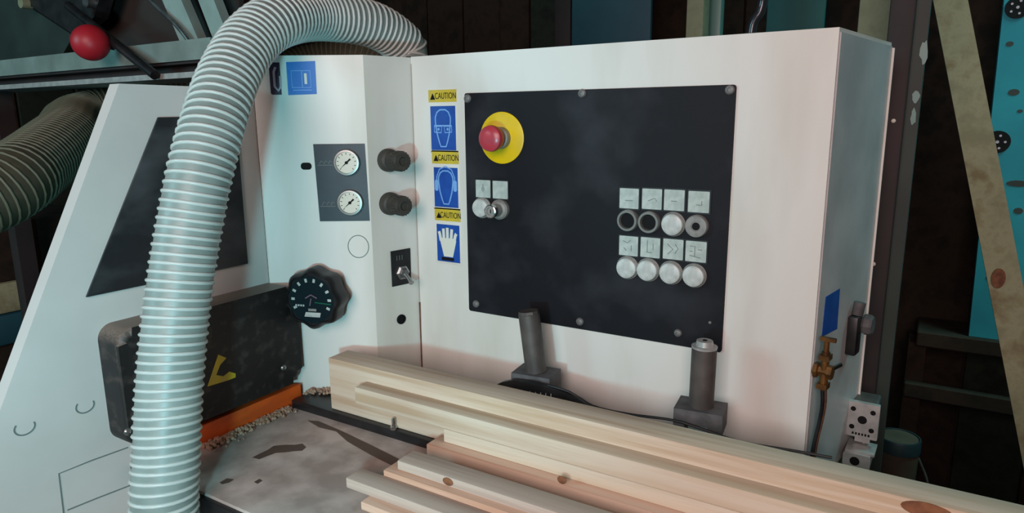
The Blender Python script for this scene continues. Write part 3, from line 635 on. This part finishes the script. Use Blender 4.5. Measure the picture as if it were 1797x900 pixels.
b = bmn(); tube(b, spline([tuple(onY(x, y, .81)) for x, y in ((235, -30), (275, 12), (310, 45), (335, 78), (348, 105))], .01), .004, 8); obj('guide_wire', b, STEEL, fr_)
b = bmn(); q = [onY(*p, .90) for p in ((-60, -60), (420, -120), (420, 80), (330, 78), (-60, 118))]; prism(b, [(p.x, p.z) for p in q][::-1], -.91, -.90); obj('back_plate', b, mat('brown_plate', (58, 46, 42), .8, 0, (44, 38, 36), (6, 6, 6), 4), fr_, Matrix(((1, 0, 0, 0), (0, 0, -1, 0), (0, 1, 0, 0), (0, 0, 0, 1))))
b = bmn(); q = [onY(*p, .86) for p in ((-40, -40), (45, 8), (128, 62), (110, 96), (-40, 112))]; prism(b, [(p.x, p.z) for p in q][::-1], -.90, -.86); obj('side_cover', b, DKGREEN, fr_, Matrix(((1, 0, 0, 0), (0, 0, -1, 0), (0, 1, 0, 0), (0, 0, 0, 1))), label='dark green cover plate')
lv = thing('red_knob_lever', tuple(onY(160, 85, .80)), 'black lever with a red ball knob above the steel rail', 'lever')
a, c = onY(120, 10, .789), onY(272, 132, .769)
b = bmn(); tube(b, [a, a.lerp(c, .5), c], .009, 12); obj('lever_rod', b, BLACK, lv)
b = bmn(); P = onY(159, 75, .745); r = bmesh.ops.create_icosphere(b, subdivisions=4, radius=.034); bmesh.ops.translate(b, verts=r['verts'], vec=P); obj('ball_knob', b, REDB, lv, flat_ang=2)
b = bmn(); tube(b, [P+Vector((-.02, .01, .012)), P+Vector((.004, .045, .0))], .012, 12); obj('knob_neck', b, BLACK, lv)
mt = thing('motor_block', tuple(onY(80, 25, .86)), 'dark motor block with pale bolts in the frame beside the red knob', 'motor')
q = [onY(*p, .83) for p in ((45, 5), (60, -60), (190, -60), (165, 30), (128, 60))]
b = bmn(); prism(b, [(p.x, p.z) for p in q][::-1], -.8595, -.83); bevel_all(b, .004); obj('housing', b, DARKST if 0 else BLACK, mt, Matrix(((1, 0, 0, 0), (0, 0, -1, 0), (0, 1, 0, 0), (0, 0, 0, 1))))
for x, y, m in ((46, 6, OLIVE), (160, 4, STEEL)):
    b = bmn(); P = onY(x, y, .826); tube(b, [P+Vector((0, -.012, 0)), P+Vector((0, .01, 0))], .012, 14); obj('bolt', b, m, mt)
# stacked rough timbers, left of the hood panel
for x, y, X, m, lab in ((40, 460, -2.0, WALLB, 'dark brown rough timber block on top of the stack by the left wall'), (20, 540, -1.95, OLDWOOD, 'pale timber block in the stack by the left wall'), (10, 600, -1.9, TEALD, 'bluish timber block in the stack by the left wall'), (20, 700, -1.9, WALLB, 'dark timber block at the foot of the stack by the left wall')):
    pass
zs = [0]; P = [onX(40, y, -2.12).z for y in (600, 545, 490, 385)]
z = 0
for k, (zt2, m, lab) in enumerate(((P[0], WALLB, 'dark timber crate at the foot of the stack by the left wall'), (P[1], TEALD, 'bluish grey box in the stack by the left wall'), (P[2], OLDWOOD, 'pale timber block in the stack by the left wall'), (P[3], WALLB, 'dark brown timber block on top of the stack by the left wall'))):
    r = thing('timber_block', (-2.3, .85, z), lab, 'timber block'); b = bmn(); box(b, -2.62+.03*k, -2.12, .45+.02*k, 1.25-.05*k, z+.0005, zt2-.0005); bevel_all(b, .01, 2); obj('block', b, m, r); z = zt2

# ================================================================ background, behind and right of the cabinet
def upright(name, xa, xb, Y, m, label, cat, th=.06, z1=2.88, z0=0, group=None):
    a, c = onY(xa, 30, Y).x, onY(xb, 30, Y).x; r = thing(name, ((a+c)/2, Y+th/2, z0), label, cat, group); b = bmn(); box(b, a, c, Y, Y+th, z0, z1); bevel_all(b, .004, 2); obj('upright', b, m, r); return r
upright('blue_sheet', 1003, 1142, 2.3, TEALD, 'dark blue sheet standing against the back wall', 'sheet', .02)
upright('timber_post', 973, 1001, 2.45, DARKPOST, 'narrow dark reddish post beside the blue sheet', 'post')
upright('timber_post', 1204, 1234, 1.9, OLIVE, 'pale olive timber post behind the cabinet top', 'post')
upright('standing_pipe', 1241, 1265, 2.0, TEALP, 'teal grey upright beside the pale olive post', 'post', .035)
upright('green_sheet', 1345, 1447, 2.35, mat('green_teal_sheet', (34, 108, 104), .6, 0, (26, 88, 90), (4, 4, 4), 4), 'green teal sheet standing behind the cabinet', 'sheet', .02)
ob = upright('timber_post', 1506, 1567, 1.45, OLIVE, 'wide pale olive post with a dark notch behind the cabinet corner', 'post')
p = onY(1571, 18, 1.445); b = bmn(); box(b, p.x-.006, p.x+.008, 1.444, 1.47, p.z-.025, p.z+.022); obj('notch', b, INK, ob)
b = bmn(); tube(b, spline([(-.22, 1.62, 2.895), (-.24, 1.62, 2.3)]+[tuple(onY(x, y, 1.6)) for x, y in ((1352, -60), (1340, -5), (1334, 22), (1324, 36), (1318, 60), (1316, 120))]+[(-.36, 1.62, .9), (-.34, 1.62, .008)], .02), .011, 12)
o = obj('coiled_cable', b, mat('shiny_cable', (58, 60, 66), .18, .3)); o['label'] = 'glossy dark cable hanging behind the cabinet top'; o['category'] = 'cable'
# dark steel column close behind the cabinet side
x0, x1 = onY(1480, 300, 1.20).x, onY(1577, 300, 1.20).x
dp = thing('steel_column', ((x0+x1)/2, 1.26, 0), 'dark brown steel column directly behind the cabinet side', 'column')
b = bmn(); box(b, onY(1560, 30, 1.2).x, x1, 1.20, 1.30, 0, 2.88); bevel_all(b, .003, 2); obj('column', b, DARKPOST, dp)
b = bmn(); box(b, x1-.001, x1+.018, 1.235, 1.30, .002, 2.87)
obj('column_flange', b, DKGREEN, dp)
for x, y in ((1568, 212), (1533, 463)):
    P = onY(x, y, 1.2); b = bmn(); lathe(b, [(.0034, 0), (.003, .002), (0, .003)], 12); obj('rivet', b, mat('rivet_white', (220, 214, 200), .4), dp, Matrix.Translation((P.x, 1.2, P.z)) @ Matrix.Rotation(math.pi/2, 4, 'X'))
for x, y, h, wd in ((1622, 90, .02, .006), (1607, 168, .012, .006), (1603, 205, .016, .005)):
    P = onY(x, y, 1.235); b = bmn(); prism(b, [(P.x+wd*random.uniform(.5, 1.1)*math.cos(a), P.z+h*random.uniform(.6, 1.1)*math.sin(a)) for a in [2*math.pi*k/11 for k in range(11)]], -1.2355, -1.2335); obj('paint_flake', b, TEALP, dp, Matrix(((1, 0, 0, 0), (0, 0, -1, 0), (0, 1, 0, 0), (0, 0, 0, 1))))
# rack, foam board, leaning lumber, canister
rk = thing('wooden_rack', (.6, 2.3, 0), 'dark wooden rack with low rails below the teal board', 'rack')
zr = onY(1720, 592, 2.45).z
b = bmn(); box(b, .02, 1.6, 2.43, 2.62, zr-.05, zr-.001); bevel_all(b, .004, 1); obj('shelf_board', b, WALLB, rk)
zr2 = onY(1700, 700, 2.43).z
b = bmn(); box(b, -.0, 1.6, 2.43, 2.46, zr2-.03, zr2+.02); bevel_all(b, .004, 1); obj('rail', b, WALLB, rk)
for x in (.0, 1.55):
    for y in (2.465, 2.56):
        b = bmn(); box(b, x, x+.05, y, y+.05, 0, zr-.05); obj('leg', b, WALLB, rk)
fb = thing('foam_board', (.6, 2.3, zr), 'bright teal foam board with dark round plugs standing on the rack', 'board')
Yb = 2.45; xa = onY(1728, 300, Yb).x
b = bmn(); V = [(onY(1700, 590, Yb).x, zr), (1.3, zr), (1.3, 2.75), (onY(1768, -30, Yb).x+.05, 2.75), (onY(1762, 0, Yb).x, onY(1762, 0, Yb).z), (onY(1736, 240, Yb).x, onY(1736, 240, Yb).z)]
MY = Matrix(((1, 0, 0, 0), (0, 0, -1, 0), (0, 1, 0, 0), (0, 0, 0, 1)))
prism(b, V, -Yb-.05, -Yb); bevel_all(b, .003, 1); obj('board', b, TEAL, fb, MY)
for x, y, r in ((1786, 13, 13), (1750, 249, 14)):
    P = onY(x, y, Yb); R_ = r/FPX*2.75; b = bmn(); prism(b, [(P.x+p[0], P.z+p[1]) for p in circ(0, 0, R_, n=22)], -Yb-.001, -Yb+.004); pg = obj('plug', b, INK, fb, MY)
    b = bmn()
    for k in range(5): a = 2*math.pi*k/5; prism(b, [(P.x+R_*.58*math.cos(a)+p[0], P.z+R_*.58*math.sin(a)+p[1]) for p in circ(0, 0, R_*.11, n=8)], -Yb+.004, -Yb+.005)
    prism(b, [(P.x+p[0], P.z+p[1]) for p in circ(0, 0, R_*.14, n=8)], -Yb+.004, -Yb+.005); obj('plug_hole', b, LILAC, pg, MY)
for x, y, rx, ry in ((1779, 162, 6, 4), (1772, 77, 4, 3), (1786, 322, 12, 4), (1790, 195, 3, 2), (1787, 370, 5, 4), (1735, 487, 3, 3)):
    P = onY(x, y, Yb); b = bmn(); prism(b, [(P.x+p[0], P.z+p[1]) for p in circ(0, 0, rx/FPX*2.75, ry/FPX*2.75, 14)], -Yb-.001, -Yb+.001); obj('dark_mark', b, DKGREEN, fb, MY)
ll = thing('leaning_plank', (.5, 1.9, 0), 'pale weathered plank leaning diagonally across the teal board', 'plank')
a, c = onY(1644, -120, 2.0), onY(1764, 500, 1.95); d = c-a; foot = a+d*((.012-a.z)/d.z)
pb_ = bar3(a-d*.35, foot, .066, .03, OLDWOOD, 'plank', ll)
P = onY(1752, 488, 1.93); b = bmn(); prism(b, circ(P.x, P.z, .014, .024, 16), -P.y-.002, -P.y+.004); obj('knot', b, KNOT, ll, MY)
zl = .66; P = onZ(1578, 765, zl); PR = onZ(1613, 765, zl); rad = (PR-P).length; zc = .44; T = Matrix.Translation((P.x, P.y, 0))
stl = thing('wooden_stool', (P.x, P.y, 0), 'low dark wooden stool under the canister', 'stool')
b = bmn(); box(b, -.12, .12, -.10, .10, zc-.032, zc-.001); bevel_all(b, .004, 2); obj('seat', b, WALLB, stl, T)
for sx in (-1, 1):
    for sy in (-1, 1):
        b = bmn(); box(b, sx*.10-.015, sx*.10+.015, sy*.08-.015, sy*.08+.015, 0, zc-.032); obj('leg', b, WALLB, stl, T)
cn = thing('lidded_canister', (P.x, P.y, zc), 'brown canister with dark blue green lid behind the aluminium plate', 'canister')
b = bmn(); lathe(b, [(rad*.88, zc), (rad*.95, zl-.035), (0, zl-.035)], 36); obj('body', b, CANBODY, cn, T)
b = bmn(); lathe(b, [(rad, zl-.036), (rad, zl-.003), (rad*.97, zl), (rad*.90, zl), (rad*.88, zl-.005), (0, zl-.005)], 36); ld = obj('lid', b, CANLID, cn, T)
b = bmn(); lathe(b, [(rad*.87, zl-.005), (rad*.86, zl-.002), (0, zl-.002)], 36); obj('lid_top', b, CANBODY, ld, T)
b = bmn(); tube(b, spline([(P.x+rad*.93, P.y, zl-.05), (P.x+rad*1.4, P.y-.02, zl-.10), (P.x+rad*1.5, P.y-.04, zl-.15), (P.x+rad*1.1, P.y-.05, zl-.17)], .01), .003, 8); obj('handle', b, DARKST, cn)
